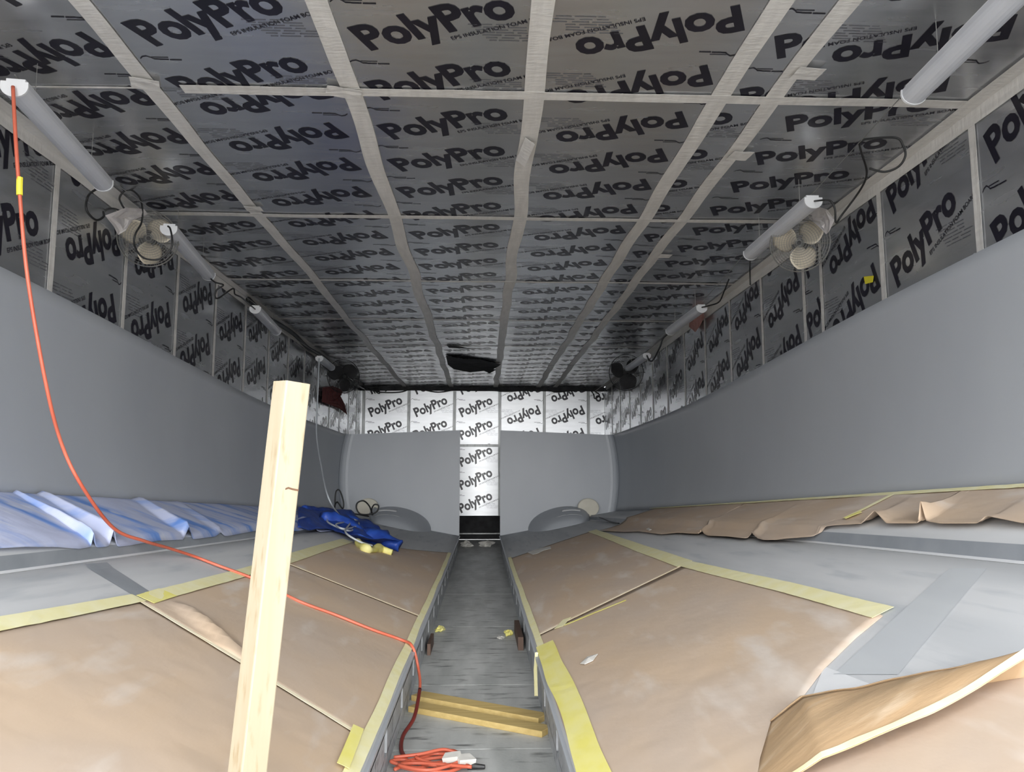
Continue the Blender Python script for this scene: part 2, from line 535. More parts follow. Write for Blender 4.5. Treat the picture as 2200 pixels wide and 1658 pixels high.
# far wall
wall_far = struct(MB().box(((WL + WR) / 2, YF + 0.08, CEIL / 2), (WR - WL + 0.3, 0.08, CEIL)).build('wall_far', BACK), 'far end wall of bright foil boards behind the hull moulds')
fx = [WL, -3.19 + 0.0, -1.98, -0.76, 0.47, 1.67, 2.87, WR]
zmid = on_y(1028, 957, YF).z
for k in range(1, 7):
    fl = k >= 4
    du = -0.62 if k == 6 else 0.0
    w = fx[k + 1] - fx[k]
    board(wall_far, (fx[k], YF, zmid), (1, 0, 0), (0, 0, 1), w, CEIL - zmid, fl, 0.19 if fl else 0.46, du if not fl else 0.0, FOILD)
    board(wall_far, (fx[k], YF, 0.62), (1, 0, 0), (0, 0, 1), w, zmid - 0.62, fl, 0.38, 0.0, FOILD)
board(wall_far, (fx[0], YF, 0.62), (1, 0, 0), (0, 0, 1), fx[1] - fx[0], CEIL - 0.62, False, 5, 0.0, FOILD)
for k in range(1, 7):
    strip(wall_far, (fx[k], YF, 0.62), (fx[k], YF, CEIL - (0.0 if k != 3 else 0.12)), 0.085, (0, -1, 0), seed=200 + k, wob=0.006, m=TAPE2, off=0.006)
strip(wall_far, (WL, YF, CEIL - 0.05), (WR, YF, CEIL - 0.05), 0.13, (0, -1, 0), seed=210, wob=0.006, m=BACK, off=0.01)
strip(wall_far, (-0.76, YF, zmid), (0.47, YF, zmid), 0.07, (0, -1, 0), seed=211, wob=0.004, m=TAPE2, off=0.01)
MB().box((0, YF - 0.03, 0.31), (WR - WL, 0.05, 0.56)).build('skirting_panel', BACK, wall_far)  # dark colour stands in for the shade at the wall's foot
MB().box((0, YF - 0.07, 0.16), (WR - WL, 0.05, 0.03)).build('skirting_rail', TAPE2, wall_far)

# ------------------------------------------------------------------ the split hull mould
XC = -0.05
XL, XCH = 0.445, 2.97
XKS = {1: 2.34, -1: 2.20}          # spray rail distance on each half
ZL = EYE - 1.22
YT, Y0 = 17.6, -0.6
STEP = 0.062
def slope(Y):
    return (-0.05 - 0.0492 * (Y - 4.5) + 1.22 - STEP) / (XCH - XL)
def zbot(xr, Y, s=1):
    T = slope(Y)
    XK = XKS[s]
    z = ZL + T * (xr - XL)
    if xr > XK:
        z += STEP * min(1.0, (xr - XK) / 0.02)
    return z
def interp(tab, y):
    if y <= tab[0][0]:
        return tab[0][1]
    for (a, va), (b_, vb) in zip(tab[:-1], tab[1:]):
        if y <= b_:
            t = (y - a) / (b_ - a)
            return va + (vb - va) * t
    return tab[-1][1]
SHEER = [(-1, 1.45), (3, 1.42), (4.5, 1.39), (6, 1.35), (8.6, 1.22), (11, 1.1), (14, 1.03), (17.6, 0.98)]
def sheer_z(Y):
    return EYE + sum(interp(SHEER, Y + d) for d in (-0.8, -0.4, 0, 0.4, 0.8)) / 5
XS = [(-1, 3.08), (9, 3.08), (13, 3.04), (17.6, 2.93)]
def sheer_x(Y):
    return sum(interp(XS, Y + d) for d in (-1, 0, 1)) / 3
def topside(Y, k):
    zc = zbot(XCH, Y)
    xs = sheer_x(Y)
    x = XCH + (xs - XCH) * k + 0.10 * math.sin(math.pi * k) ** 0.8
    return x, zc + (sheer_z(Y) - zc) * k

def hull_z(X, Y, off=0.0):
    xr = abs(X - XC)
    if xr < XL or Y > YT:
        return -9
    if xr > XCH:
        return zbot(XCH, Y) + off + (xr - XCH) * 20
    return zbot(xr, Y, 1 if X > XC else -1) + off

def hit(px, py, off=0.0):
    d = ray(px, py)
    t = 1.2
    while t < 30:
        p = CAMP + d * t
        if p.z < hull_z(p.x, p.y, off):
            a, c = t - 0.02, t
            for _ in range(18):
                m_ = (a + c) / 2
                q = CAMP + d * m_
                if q.z < hull_z(q.x, q.y, off):
                    c = m_
                else:
                    a = m_
            return CAMP + d * c
        t += 0.02
    return CAMP + d * 20

def lip_pt(s, py, inset=0.0):
    """point on the keel lip that shows at image row py"""
    x = XC + s * (XL + inset)
    a, c = 0.8, 30
    for _ in range(40):
        m_ = (a + c) / 2
        if proj((x, m_, ZL))[1] > py:
            a = m_
        else:
            c = m_
    return Vector((x, a, ZL))

YS = [Y0 + (YT - Y0) * i / 60 for i in range(61)]
def hull_half(s, label):
    root = empty('hull_mould_half', (XC + s * 1.7, 8.5, 0))
    X = lambda xr: XC + s * xr
    XK = XKS[s]
    zbot = lambda xr, Y: globals()['zbot'](xr, Y, s)
    def order(o):
        return o
    def surf(name, fn, nv, m, solid, nu=60, smooth=True):
        b = MB()
        b.grid(fn, nu, nv)
        if s < 0:
            b.f = [f[::-1] for f in b.f]
        return b.build(name, m, root, smooth=smooth, solid=solid)
    Yof = lambda u: Y0 + (YT - Y0) * u
    surf('bottom_panel', lambda u, v: Vector((X(XL + (XK - XL) * v), Yof(u), zbot(XL + (XK - XL) * v, Yof(u)))), 10, GELDUST, 0.02)
    surf('spray_rail', lambda u, v: Vector((X(XK + 0.02 * v), Yof(u), zbot(XK + 0.02 * v + 1e-6, Yof(u)) if v else zbot(XK, Yof(u)))), 1, GELRAIL, 0.02, smooth=False)
    surf('rail_edge', lambda u, v: Vector((X(XK - 0.022 + 0.022 * v), Yof(u), zbot(XK - 0.022 + 0.022 * v, Yof(u)) + 0.003)), 1, WHITE, 0.002, smooth=False)
    surf('chine_panel', lambda u, v: Vector((X(XK + 0.02 + (XCH - XK - 0.02) * v), Yof(u), zbot(XK + 0.021 + (XCH - XK - 0.021) * v, Yof(u)))), 4, GELDUST, 0.02)
    def tsf(u, v):
        x, z = topside(Yof(u), v)
        return Vector((X(x), Yof(u), z))
    surf('topside_panel', tsf, 16, GEL, 0.025)
    # transom, rounded into the topside
    zt = lambda xr: EYE + 1.09 - 0.10 * (xr - XL) / 2.5
    def tr(u, v):
        # v: bottom to top, u: slot to corner
        k = v
        xo, zo = topside(YT, k)
        xr = XL + (xo - XL) * u
        zb_ = zbot(min(xr, XCH), YT)
        ztop = zt(xr)
        z = zb_ + (ztop - zb_) * v
        r = 0.14
        dy = 0.0
        e = xo - xr
        if e < r:
            dy = r - math.sqrt(max(0, r * r - (r - e) ** 2))
        return Vector((X(xr), YT - dy * 0.9 - 0.003, z))
    b = MB()
    us = [0, .2, .4, .6, .75, .85, .88, .91, .94, .96, .98, .99, 1.0]
    vs = [tr(u, j / 16) for u in us for j in range(17)]
    fs = [(i * 17 + j, (i + 1) * 17 + j, (i + 1) * 17 + j + 1, i * 17 + j + 1) for i in range(len(us) - 1) for j in range(16)]
    if s < 0:
        fs = [f[::-1] for f in fs]
    b.add(vs, fs)
    b.build('transom_panel', GEL, root, smooth=False, solid=-0.03)
    # propeller tunnel plug in front of the transom
    tc, tw, th, tl = 1.72, 0.66, 0.40, 1.5
    def tun(u, v):
        a = math.pi * v
        f = math.sqrt(max(0.0, 1 - u * u))
        xr = tc - math.cos(a) * tw * (0.25 + 0.75 * f)
        Y = YT - 0.02 - tl * u
        return Vector((X(xr), Y, zbot(xr, Y) - 0.02 + (math.sin(a) ** 0.8) * th * f))
    surf('propeller_tunnel', tun, 20, GEL, 0.0, nu=18)
    def lab(u, v):
        a = math.pi * (0.52 + 0.05 * v)
        uu = 0.06 + 0.02 * v
        q = tun(0.05 + 0.02 * v, 0.45 + 0.28 * u)
        return q + Vector((0, -0.02, 0.015))
    surf('white_strip', lambda u, v: tun(0.50 + 0.13 * v, 0.50 + 0.24 * u) + Vector((0, -0.012, 0.012)), 2, WHITE, 0.004, nu=6)
    surf('tunnel_line', lambda u, v: tun(0.78 + 0.02 * v, 0.40 + 0.45 * u) + Vector((0, -0.006, 0.008)), 1, GELDUST, 0.002, nu=10)
    # keel flange with openings
    b = MB()
    xf = XL + 0.03
    Lh = YT - Y0
    b.box((X(xf), (Y0 + YT) / 2, 0.285), (0.02, Lh, 0.14))
    b.box((X(xf), (Y0 + YT) / 2, 0.045), (0.02, Lh, 0.09))
    y = Y0
    while y < YT:
        b.box((X(xf), min(y + 0.37, YT - 0.01), 0.155), (0.02, 0.74, 0.14))
        y += 0.86
    b.build('keel_flange', FLANGE, root)
    b = MB()
    b.box((X(XL + 0.005), (Y0 + YT) / 2, 0.345), (0.05, Lh, 0.014))
    b.build('flange_lip', GEL, root)
    y = Y0 + 0.3
    while y < YT:
        MB().box((X(xf + 0.65), y, 0.15), (1.2, 0.05, 0.30)).build('support_frame', BROWNB, root)
        y += 2.44
    b = MB()
    b.add([Vector((X(x), Y0 + 0.03, z)) for x, z in ((XL + 0.02, 0), (XCH, 0), (XCH, zbot(XCH, Y0) - 0.03), (XK, zbot(XK, Y0) - 0.03), (XL + 0.02, ZL - 0.03))], [(0, 1, 2, 3, 4)])
    b.build('light_stop_panel', BROWNB, root, solid=0.02)  # unseen panel added to keep light from getting under the hull
    # outer feet that carry the topside
    y = Y0 + 0.3
    while y < YT:
        for xr in (2.2, 2.9):
            zt_ = zbot(xr, y) - 0.03
            MB().box((X(xr), y, zt_ / 2), (0.08, 0.08, zt_)).build('support_leg', BROWNB, root)
        y += 2.44
    tag(root, label, 'boat mould', 'split boat hull mould halves')
    return root
hullL = hull_half(-1, 'grey boat hull mould half on the left, under the blue tarp')
hullR = hull_half(1, 'grey boat hull mould half on the right, without any tarp')

# cleaner grey bands where tape has been pulled off the dusty bottom
def hull_patch(parent, name, ca, cb, m, nu=20, nv=6, off=0.003, solid=0.001, wrinkle=0.0, seed=0, ridge=None, smooth=True):
    """sheet lying on the mould between two polylines of (x, y) points"""
    def fn(u, v):
        a, c = poly_at(ca, u), poly_at(cb, u)
        p = a.lerp(c, v)
        z = hull_z(p.x, p.y) if abs(p.x - XC) >= XL else ZL
        xr = abs(p.x - XC)
        sd = 1 if p.x > XC else -1
        XK = XKS[sd]
        if XK - 0.08 < xr < XK + 0.14:   # sheets bridge the rail instead of following it
            t = (xr - XK + 0.08) / 0.22
            z = max(z, zbot(XK - 0.08, p.y, sd) * (1 - t) + zbot(XK + 0.14, p.y, sd) * t) + 0.006
        w = wrinkle * (0.5 + noise.noise(Vector((p.x * 1.7 + seed, p.y * 1.5, seed))) + 0.45 * abs(noise.noise(Vector((p.x * 6, p.y * 5, seed + 3)))))
        w *= min(1.0, 9 * min(u, 1 - u), 9 * min(v, 1 - v))
        e = ridge(u, v, p) if ridge else 0.0
        return Vector((p.x, p.y, z + off + max(0, w) + e))
    b = MB()
    b.grid(fn, nu, nv)
    b2 = b
    return b2.build(name, m, parent, smooth=smooth, solid=solid)
H = lambda *ps: [hit(x, y) for x, y in ps]
hull_patch(hullL, 'clean_band', H((182, 1217), (300, 1288)), H((230, 1212), (338, 1282)), GELRAIL, 8, 3, solid=0, smooth=False)
hull_patch(hullR, 'clean_band', H((2040, 1222), (1790, 1450)), H((2120, 1222), (1930, 1450)), GELBAND, 8, 3, solid=0, smooth=False)
hull_patch(hullR, 'white_primer_patch', H((1770, 1432), (1740, 1510)), H((1868, 1470), (1880, 1500)), WHITE, 6, 3, solid=0, smooth=False)

# ------------------------------------------------------------------ kraft paper sheets with their tape
def tape_on_hull(parent, pts, width, m, off=0.012, seed=0, name='masking_tape', side=0.0, wob=0.15):
    """ribbon of tape along a polyline lying on the mould"""
    P = []
    for a, c in zip(pts[:-1], pts[1:]):
        n = max(2, int((Vector(c) - Vector(a)).length / 0.08))
        P += [Vector(a).lerp(Vector(c), k / n) for k in range(n)]
    P.append(Vector(pts[-1]))
    vs, fs = [], []
    for i, p in enumerate(P):
        t = P[min(i + 1, len(P) - 1)] - P[max(i - 1, 0)]
        t.z = 0
        t.normalize()
        l = Vector((-t.y, t.x, 0))
        w = width / 2 * (1 + wob * noise.noise(Vector((i * 0.11, seed * 7.3, 1))))
        dx = noise.noise(Vector((i * 0.07, seed * 3.1, 4))) * width * wob
        for k in (-1, 0, 1):
            q = p + l * (w * k + side * width + dx)
            xr = abs(q.x - XC)
            z = zbot(min(max(xr, XL), XCH), q.y, 1 if q.x > XC else -1)
            if xr < XL:
                z = ZL - (XL - xr) * 1.5
            if xr > XCH:
                z += (xr - XCH) * 6
            q.z = z + off + 0.002 * noise.noise(Vector((i * 1.1, k, seed)))
            vs.append(q)
    for i in range(len(P) - 1):
        a = i * 3
        fs += [(a, a + 3, a + 4, a + 1), (a + 1, a + 4, a + 5, a + 2)]
    return MB().add(vs, fs).build(name, m, parent, solid=0.0012)

def sheet(name, label, pairs, s, m=KRAFT, nu=60, nv=24, seed=0, wrinkle=0.010, ridge=None, off=0.004, group='brown paper sheets taped over the moulds'):
    ca = [lip_pt(s, l, 0.012) for l, _ in pairs]
    cb = [hit(*o) if isinstance(o, tuple) else o for _, o in pairs]
    base = sum(ca + cb, Vector()) / (2 * len(ca))
    root = empty(name, (base.x, base.y, hull_z(base.x, base.y)))
    hull_patch(root, 'paper', ca, cb, m, nu, nv, off=off, solid=0.001, wrinkle=wrinkle, seed=seed, ridge=ridge)
    tag(root, label, 'paper sheet', group)
    return root, ca, cb

def line_ridge(p0, p1, h, w):
    p0, p1 = hit(*p0), hit(*p1)
    p0.z = p1.z = 0
    d = p1 - p0
    L = d.length
    d.normalize()
    def f(u, v, p):
        q = Vector((p.x, p.y, 0)) - p0
        t = q.dot(d)
        n = abs(q.x * d.y - q.y * d.x)
        if t < 0 or t > L:
            return 0
        return h * math.exp(-(n / w) ** 2) * math.sin(math.pi * t / L) ** 0.5
    return f
crease = line_ridge((385, 1300), (535, 1425), 0.05, 0.045)

shL1, a1, b1 = sheet('paper_sheet', 'tan brown paper in the left foreground, in front of the wooden post', [(1600, (300, 1294)), (1700, (150, 1322)), (1850, (0, 1350)), (2150, (-170, 1382)), (2900, Vector((-1.95, 0.9, 0)))], -1, seed=1, wrinkle=0.010)
shL2, a2, b2 = sheet('paper_sheet', 'creased brown paper crossed by the orange cord, behind the post', [(1330, (606, 1207)), (1400, (530, 1232)), (1460, (440, 1258)), (1600, (302, 1292))], -1, seed=2, wrinkle=0.008, ridge=crease)
shL3, a3, b3 = sheet('paper_sheet', 'brown paper at the far left end, under the crumpled tarp corner', [(1188, (748, 1163)), (1250, (680, 1184)), (1330, (606, 1207))], -1, seed=3, wrinkle=0.006)
shR1, a4, b4 = sheet('paper_sheet', 'brown paper at the far right end, with a white scrap on it', [(1202, (1272, 1141)), (1270, (1370, 1178)), (1372, (1472, 1214))], 1, seed=4, wrinkle=0.006)
shR2, a5, b5 = sheet('paper_sheet', 'largest brown paper on the right, with a curved cut edge', [(1372, (1472, 1214)), (1420, (1690, 1268)), (1480, (1900, 1323)), (1520, (1840, 1372)), (1570, (1770, 1440)), (1640, (1725, 1500)), (1720, (1960, 1480)), (1840, (2230, 1450)), (2150, (2330, 1640))], 1, nu=90, seed=5, wrinkle=0.009)
# seam and edge tapes
tape_on_hull(shL1, H((-120, 1372), (0, 1346), (150, 1318), (298, 1288)), 0.085, YTAPE, seed=1, wob=0.12)
tape_on_hull(shL2, H((312, 1292), (360, 1276)), 0.10, YTAPE2, seed=2)
tape_on_hull(shL2, H((330, 1286), (440, 1254), (530, 1230), (600, 1208)), 0.095, YTAPE, seed=3)
tape_on_hull(shL3, H((600, 1209), (680, 1183), (748, 1162)), 0.14, YTAPE, seed=4, wob=0.06)
tape_on_hull(shL1, [b1[0].lerp(a1[0], k / 8) for k in range(9)], 0.034, CTAPE, seed=5, off=0.010, wob=0.3)
tape_on_hull(shL3, [b3[-1].lerp(a3[-1], k / 6) for k in range(7)], 0.036, CTAPE, seed=6, off=0.010, wob=0.2)
L = lambda s, *ys: [lip_pt(s, y, 0.032) for y in ys]
tape_on_hull(shL3, L(-1, 1190, 1260, 1330), 0.05, YTAPE, seed=7, off=0.014)
tape_on_hull(shL2, L(-1, 1330, 1460, 1600), 0.055, YTAPE, seed=8, off=0.015)
tape_on_hull(shL1, L(-1, 1590, 1700, 1900), 0.06, YTAPE, seed=9, off=0.016)
tape_on_hull(shL1, H((770, 1575), (735, 1660)), 0.05, YTAPE2, seed=10, off=0.03)
tape_on_hull(shR1, H((1272, 1141), (1370, 1178), (1472, 1214)), 0.13, YTAPE, seed=11, wob=0.06)
tape_on_hull(shR2, H((1470, 1213), (1690, 1266), (1898, 1321)), 0.10, YTAPE, seed=12, wob=0.06)
tape_on_hull(shR2, [b5[0].lerp(a5[0], k / 6) for k in range(7)], 0.034, CTAPE, seed=13, off=0.010, wob=0.2)
tape_on_hull(shR2, H((1218, 1332), (1200, 1352)), 0.07, YTAPE, seed=14, off=0.014)
tape_on_hull(shR2, H((1345, 1292), (1280, 1318), (1212, 1346)), 0.03, YTAPE2, seed=15, off=0.012, wob=0.5)
tape_on_hull(shR1, L(1, 1200, 1290, 1395), 0.05, YTAPE, seed=16, off=0.014)
tape_on_hull(shR2, L(1, 1395, 1500, 1600, 1900), 0.12, YTAPE2, seed=17, off=0.016, wob=0.25, side=0.3)
b = MB()
q0 = lip_pt(1, 1408, -0.01)
b.tube([q0 + Vector((0, 0, 0.02)), q0 + Vector((-0.012, -0.05, -0.08)), q0 + Vector((-0.012, -0.12, -0.24))], 0.012, 4)
b.build('loose_tape_end', YTAPE, shR2)

# folded-back flap at lower right
fold = [hit(x, y, 0.07) for x, y in [(1655, 1512), (1725, 1498), (1850, 1476), (2000, 1448), (2260, 1398)]]
edge = [hit(x, y, 0.05) for x, y in [(1600, 1705), (1740, 1652), (1850, 1612), (2000, 1552), (2110, 1498), (2260, 1412)]]
root = empty('paper_flap', tuple(edge[2]))
def flapf(u, v):
    a, c = poly_at(fold, u), poly_at(edge, u)
    p = a.lerp(c, v)
    z = zbot(min(max(abs(p.x - XC), XL), XKS[1]), p.y)
    h = 0.02 * min(1, u * 4) + 0.055 * min(1, u * 4) * (math.sin(math.pi * (0.25 + 0.6 * v)) ** 1.0) + 0.03 * v * u
    h += 0.010 * min(1, u * 4) * noise.noise(Vector((p.x * 5, p.y * 9, 2)))
    return Vector((p.x, p.y, z + h + 0.008 + 0.006 * min(1, u * 4)))
b = MB()
b.grid(flapf, 44, 18)
b.build('paper', KRAFTU, root, smooth=True, solid=0.0015)
b = MB()
def fe(u, v):
    p = flapf(u, 1.0)
    q = flapf(u, 0.9)
    return p + (q - p).normalized() * (0.026 * v) * (1 + 0.3 * noise.noise(Vector((u * 9, 0, 0)))) + Vector((0, 0, 0.004))
b.grid(fe, 44, 2)
b.build('masking_tape', YTAPE, root, solid=0.001)
# the roll-over at the fold, joining the flap to the sheet below
b = MB()
def fr(u, v):
    p = flapf(u, 0)
    z = zbot(min(abs(p.x - XC), XKS[1]), p.y)
    r = max(0.004, (p.z - z) / 2)
    a = math.pi * (0.5 + v)
    return Vector((p.x - 0.3 * r * math.cos(a) * -1, p.y - math.cos(a) * r * 0.9, z + 0.004 + r + math.sin(a) * r))
b.grid(fr, 44, 8)
b.build('fold_roll', KRAFTU, root, smooth=True, solid=0.001)
tag(root, 'brown paper flap folded back at lower right, edged with yellow tape', 'paper sheet', 'brown paper sheets taped over the moulds')

# upper right sheet between rail and topside
bot = [(1288, 1143), (1340, 1147), (1372, 1146), (1420, 1153), (1455, 1150), (1500, 1153), (1506, 1149), (1520, 1157), (1560, 1159), (1600, 1164), (1615, 1160), (1640, 1168), (1745, 1168), (1762, 1160), (1790, 1140), (1850, 1137), (1880, 1129), (1905, 1137), (1970, 1138), (1980, 1122), (1995, 1134), (2020, 1139), (2100, 1140), (2120, 1137), (2200, 1141), (2330, 1146)]
cb = [hit(*p) for p in bot]
ca = [Vector((XC + XCH - 0.012, p.y + 0.9 * min(1, max(0.15, (p.y - 2) / 8)), 0)) for p in cb]
root = empty('paper_sheet', (2.6, 6, hull_z(2.6, 6)))
def lift(u, v, p):
    e = 0.0
    n = len(bot) - 1
    for k, h, w in ((6, .03, .5), (10, .03, .5), (16, .06, 1.0), (19, .10, .7), (23, .03, 1)):
        e += h * max(0, 1 - abs(u * n - k) / w) * v ** 2
    if v > 0.8:
        e += 0.02 * (v - 0.8) * 5
    return e
hull_patch(root, 'paper', ca, cb, KRAFT, nu=190, nv=30, off=0.010, wrinkle=0.012, seed=8, ridge=lift)
top = [Vector((XC + XCH - 0.04, y, 0)) for y in (13.6, 11, 9, 7, 5.5, 4.4, 3.4)]
tape_on_hull(root, top, 0.05, YTAPE, seed=21, off=0.02)
tape_on_hull(root, H((1915, 1072), (1860, 1100), (1815, 1122)), 0.05, YTAPE, seed=22, off=0.03)
tape_on_hull(root, H((1850, 1110), (1815, 1124)), 0.07, YTAPE2, seed=23, off=0.035)
tag(root, 'ragged brown paper strip along the right topside, above the grey rail', 'paper sheet', 'brown paper sheets taped over the moulds')

# ------------------------------------------------------------------ blue tarp along the left topside
bot = [(-90, 1196), (0, 1190), (60, 1189), (120, 1191), (170, 1192), (190, 1186), (200, 1182), (210, 1186), (228, 1184), (243, 1178), (256, 1184), (300, 1178), (340, 1174), (385, 1170), (405, 1164), (420, 1171), (450, 1164), (474, 1160), (490, 1163), (560, 1153), (640, 1147), (672, 1141), (690, 1146), (735, 1141)]
cb = [hit(*p) for p in bot]
ca = [Vector((XC - XCH + 0.012, p.y + 1.3 * min(1, max(0.2, (p.y - 2.5) / 6)), 0)) for p in cb]
root = empty('blue_tarp', (-2.6, 7, hull_z(-2.6, 7)))
def tl(u, v, p):
    n = len(bot) - 1
    e = 0.0
    for k, h, w in ((6, .075, .55), (9, .09, .6), (14, .09, .6), (17, .03, .5), (21, .05, .6), (3, .012, 2), (12, .012, 1.5), (19, .02, 1)):
        e += h * max(0, 1 - abs(u * n - k) / w) * (0.25 + 0.75 * v)
    return e + 0.012 * v
hull_patch(root, 'tarp_cloth', ca, cb, BLUE, nu=220, nv=26, off=0.010, wrinkle=0.014, seed=12, ridge=tl)
# crumpled far corner
A = [hit(x, y) for x, y in [(640, 1098), (700, 1104), (760, 1122), (800, 1142)]]
B = [hit(x, y) for x, y in [(640, 1146), (715, 1146), (775, 1176), (858, 1192)]]
def cr(u, v):
    p = poly_at(A, u).lerp(poly_at(B, u), v)
    z = zbot(min(abs(p.x - XC), XCH), p.y, -1)
    h = 0.05 + 0.11 * abs(math.sin(9 * v + 2.3 * u)) * (0.3 + u) + 0.05 * noise.noise(Vector((p.x * 4, p.y * 2, 3)))
    return Vector((p.x, p.y, z + max(0.015, h)))
b = MB()
b.grid(cr, 30, 24)
tag(b.build('crumpled_corner', BLUE2, root, smooth=True, solid=0.004), 'deep blue crumpled tarp corner')
def rollp(pix, r, m, name):
    P = smooth_pts([hit(x, y) + Vector((0, 0, r)) for x, y in pix], 8)
    n = len(P)
    b = MB().tube(P, lambda t: r * (0.7 + 0.5 * abs(math.sin(7 * t)) + 0.15 * math.sin(23 * t)), 10)
    for v in b.v:
        v += Vector((noise.noise(v * 7), noise.noise(v * 7 + Vector((3, 1, 1))), noise.noise(v * 7 + Vector((9, 1, 4))))) * r * 0.5
    return b.build(name, m, root, smooth=True)
rollp([(690, 1122), (760, 1150), (810, 1170), (858, 1188)], 0.10, BLUE2, 'tarp_fold')
rollp([(650, 1102), (720, 1112), (795, 1136)], 0.06, BLUE2, 'tarp_fold')
rollp([(768, 1172), (790, 1188), (815, 1186), (842, 1194)], 0.045, YTAPE2, 'yellow_hem')
tag(root, 'dusty blue tarp laid along the left topside with a crumpled corner', 'tarp')

# ------------------------------------------------------------------ wooden post
pb = hit(556, 1700)
pb = Vector((-0.745, 2.62, 0))
pb.z = hull_z(pb.x, pb.y) - 0.02
topc = on_y(627, 822, 2.62)
root = empty('wooden_post', tuple(pb))
ax = (topc - pb)
Lp = ax.length
ax.normalize()
a_ = math.radians(43)
e1 = Vector((math.cos(a_), math.sin(a_), 0))
e1 = (e1 - ax * e1.dot(ax)).normalized()
e2 = ax.cross(e1)
hw = 0.0445
b = MB()
prof = []
rd = 0.005
for sx, sy in ((1, 1), (-1, 1), (-1, -1), (1, -1)):
    base_a = math.atan2(sy, sx)
    for k in (-1, 0, 1):
        an = base_a + k * math.pi / 4
        prof.append(((hw - rd) * sx + rd * math.cos(an), (hw - rd) * sy + rd * math.sin(an)))
n = len(prof)
vs = [pb + e1 * x + e2 * y for x, y in prof] + [topc + e1 * x + e2 * y + ax * (-0.012 * (x * 0.2 + 0)) for x, y in prof]
b.add(vs, [(k, (k + 1) % n, n + (k + 1) % n, n + k) for k in range(n)] + [tuple(range(n))[::-1], tuple(range(n, 2 * n))])
b.build('timber', WOOD, root)
# split knot on the right face
kp = on_y(640, 1024, 2.60)
fd = (e1 if e1.y < 0 else -e1) if abs(e1.y) > abs(e2.y) * 2 else None
cands = [e1, -e1, e2, -e2]
right_face = max(cands, key=lambda v: v.x - v.y)
left_face = max(cands, key=lambda v: -v.x - v.y)
b = MB()
tdir = ax.cross(right_face).normalized()
c0 = pb + ax * (Lp * 0.76) + right_face * (hw + 0.0003)
pts = [(-0.005, 0.0), (0.005, 0.004), (0.018, 0.001), (0.032, -0.001), (0.043, -0.002)]
sg = 1 if tdir.x > 0 else -1
vs, fs = [], []
for x, y in pts:
    vs += [c0 + tdir * (x * sg) + ax * (y - 0.003), c0 + tdir * (x * sg) + ax * (y + 0.003)]
fs = [(2 * i, 2 * i + 2, 2 * i + 3, 2 * i + 1) for i in range(len(pts) - 1)]
b.add(vs, fs).build('knot_crack', WOODKNOT, root, solid=0.0006)
tag(root, 'pale pine timber post standing upright in the left foreground', 'post')

# ------------------------------------------------------------------ hanging light fixtures
HL = EYE + 2.2
def fixture(pn, pf, label, cord_near=None):
    a, c = on_z(pn[0], pn[1], HL), on_z(pf[0], pf[1], HL)
    d = (c - a)
    Ln = d.length
    d.normalize()
    s_ = d.cross(Vector((0, 0, 1))).normalized()
    up = Vector((0, 0, 1))
    root = empty('light_fixture', tuple(a))
    W_, Hh = 0.068, 0.062
    prof = [(-W_, 0.030), (-W_ * 1.02, 0.0)] + [(-W_ * math.cos(t * math.pi / 10), -Hh * math.sin(t * math.pi / 10) * 0.9) for t in range(1, 10)] + [(W_ * 1.02, 0.0), (W_, 0.030)]
    n = len(prof)
    def ext(p0, p1, sc, name, m):
        b = MB()
        vs = [p + s_ * x * sc + up * z * sc for p in (p0, p1) for x, z in prof]
        b.add(vs, [(k, (k + 1) % n, n + (k + 1) % n, n + k) for k in range(n)] + [tuple(range(n))[::-1], tuple(range(n, 2 * n))])
        return b.build(name, m, root)
    ext(a + d * 0.012, c - d * 0.012, 1.0, 'diffuser', LENS)
    ext(a, a + d * 0.014, 1.06, 'end_cap', WHITE)
    ext(c - d * 0.014, c, 1.06, 'end_cap', WHITE)
    b = MB()
    R = Matrix((d, s_, up)).transposed()
    b.box((a + c) / 2 + up * 0.042, (Ln * 0.98, 0.10, 0.024), R)
    b.build('housing', WHITE, root)
    for t in (0.18, 0.82):
        q = a.lerp(c, t)
        MB().tube([q + up * 0.05, Vector((q.x, q.y, CEIL - 0.004))], 0.0022, 5).build('hanger_wire', STEEL, root)
    tag(root, label, 'light fixture', 'unlit tube light fixtures hung along both walls')
    return a, c
LA = [((30, 186), (222, 396), 'unlit tube light at upper left with the orange cord on its end'),
      ((362, 492), (448, 592), 'unlit tube light beside the near left fan, second along the left wall'),
      ((548, 664), (594, 712), 'unlit tube light third along the left wall, beyond the near left fan'),
      ((686, 770), (712, 790), 'small far tube light on the left, just before the far left fan')]
RA = [((2405, -232), (1962, 206), 'unlit tube light cut off by the upper right corner'),
      ((1748, 432), (1612, 547), 'unlit tube light in front of the near right fan'),
      ((1508, 662), (1440, 712), 'unlit tube light on the right beside the pink patch'),
      ((1390, 764), (1350, 792), 'small far tube light on the right, above the far right fan')]
lends = [fixture(*t) for t in LA]
rends = [fixture(*t) for t in RA]
def wire(ends, label):
    P = []
    for a, c in ends:
        P += [a + Vector((0, 0, 0.07)), c + Vector((0, 0, 0.07))]
    P.append(Vector((P[-1].x, YF - 0.03, P[-1].z)))
    o = MB().tube(P, 0.003, 5).build('suspension_wire', STEEL)
    tag(o, label, 'wire')
wire(lends, 'thin taut wire strung between the left row of tube lights')
wire(rends, 'thin taut wire strung between the right row of tube lights')

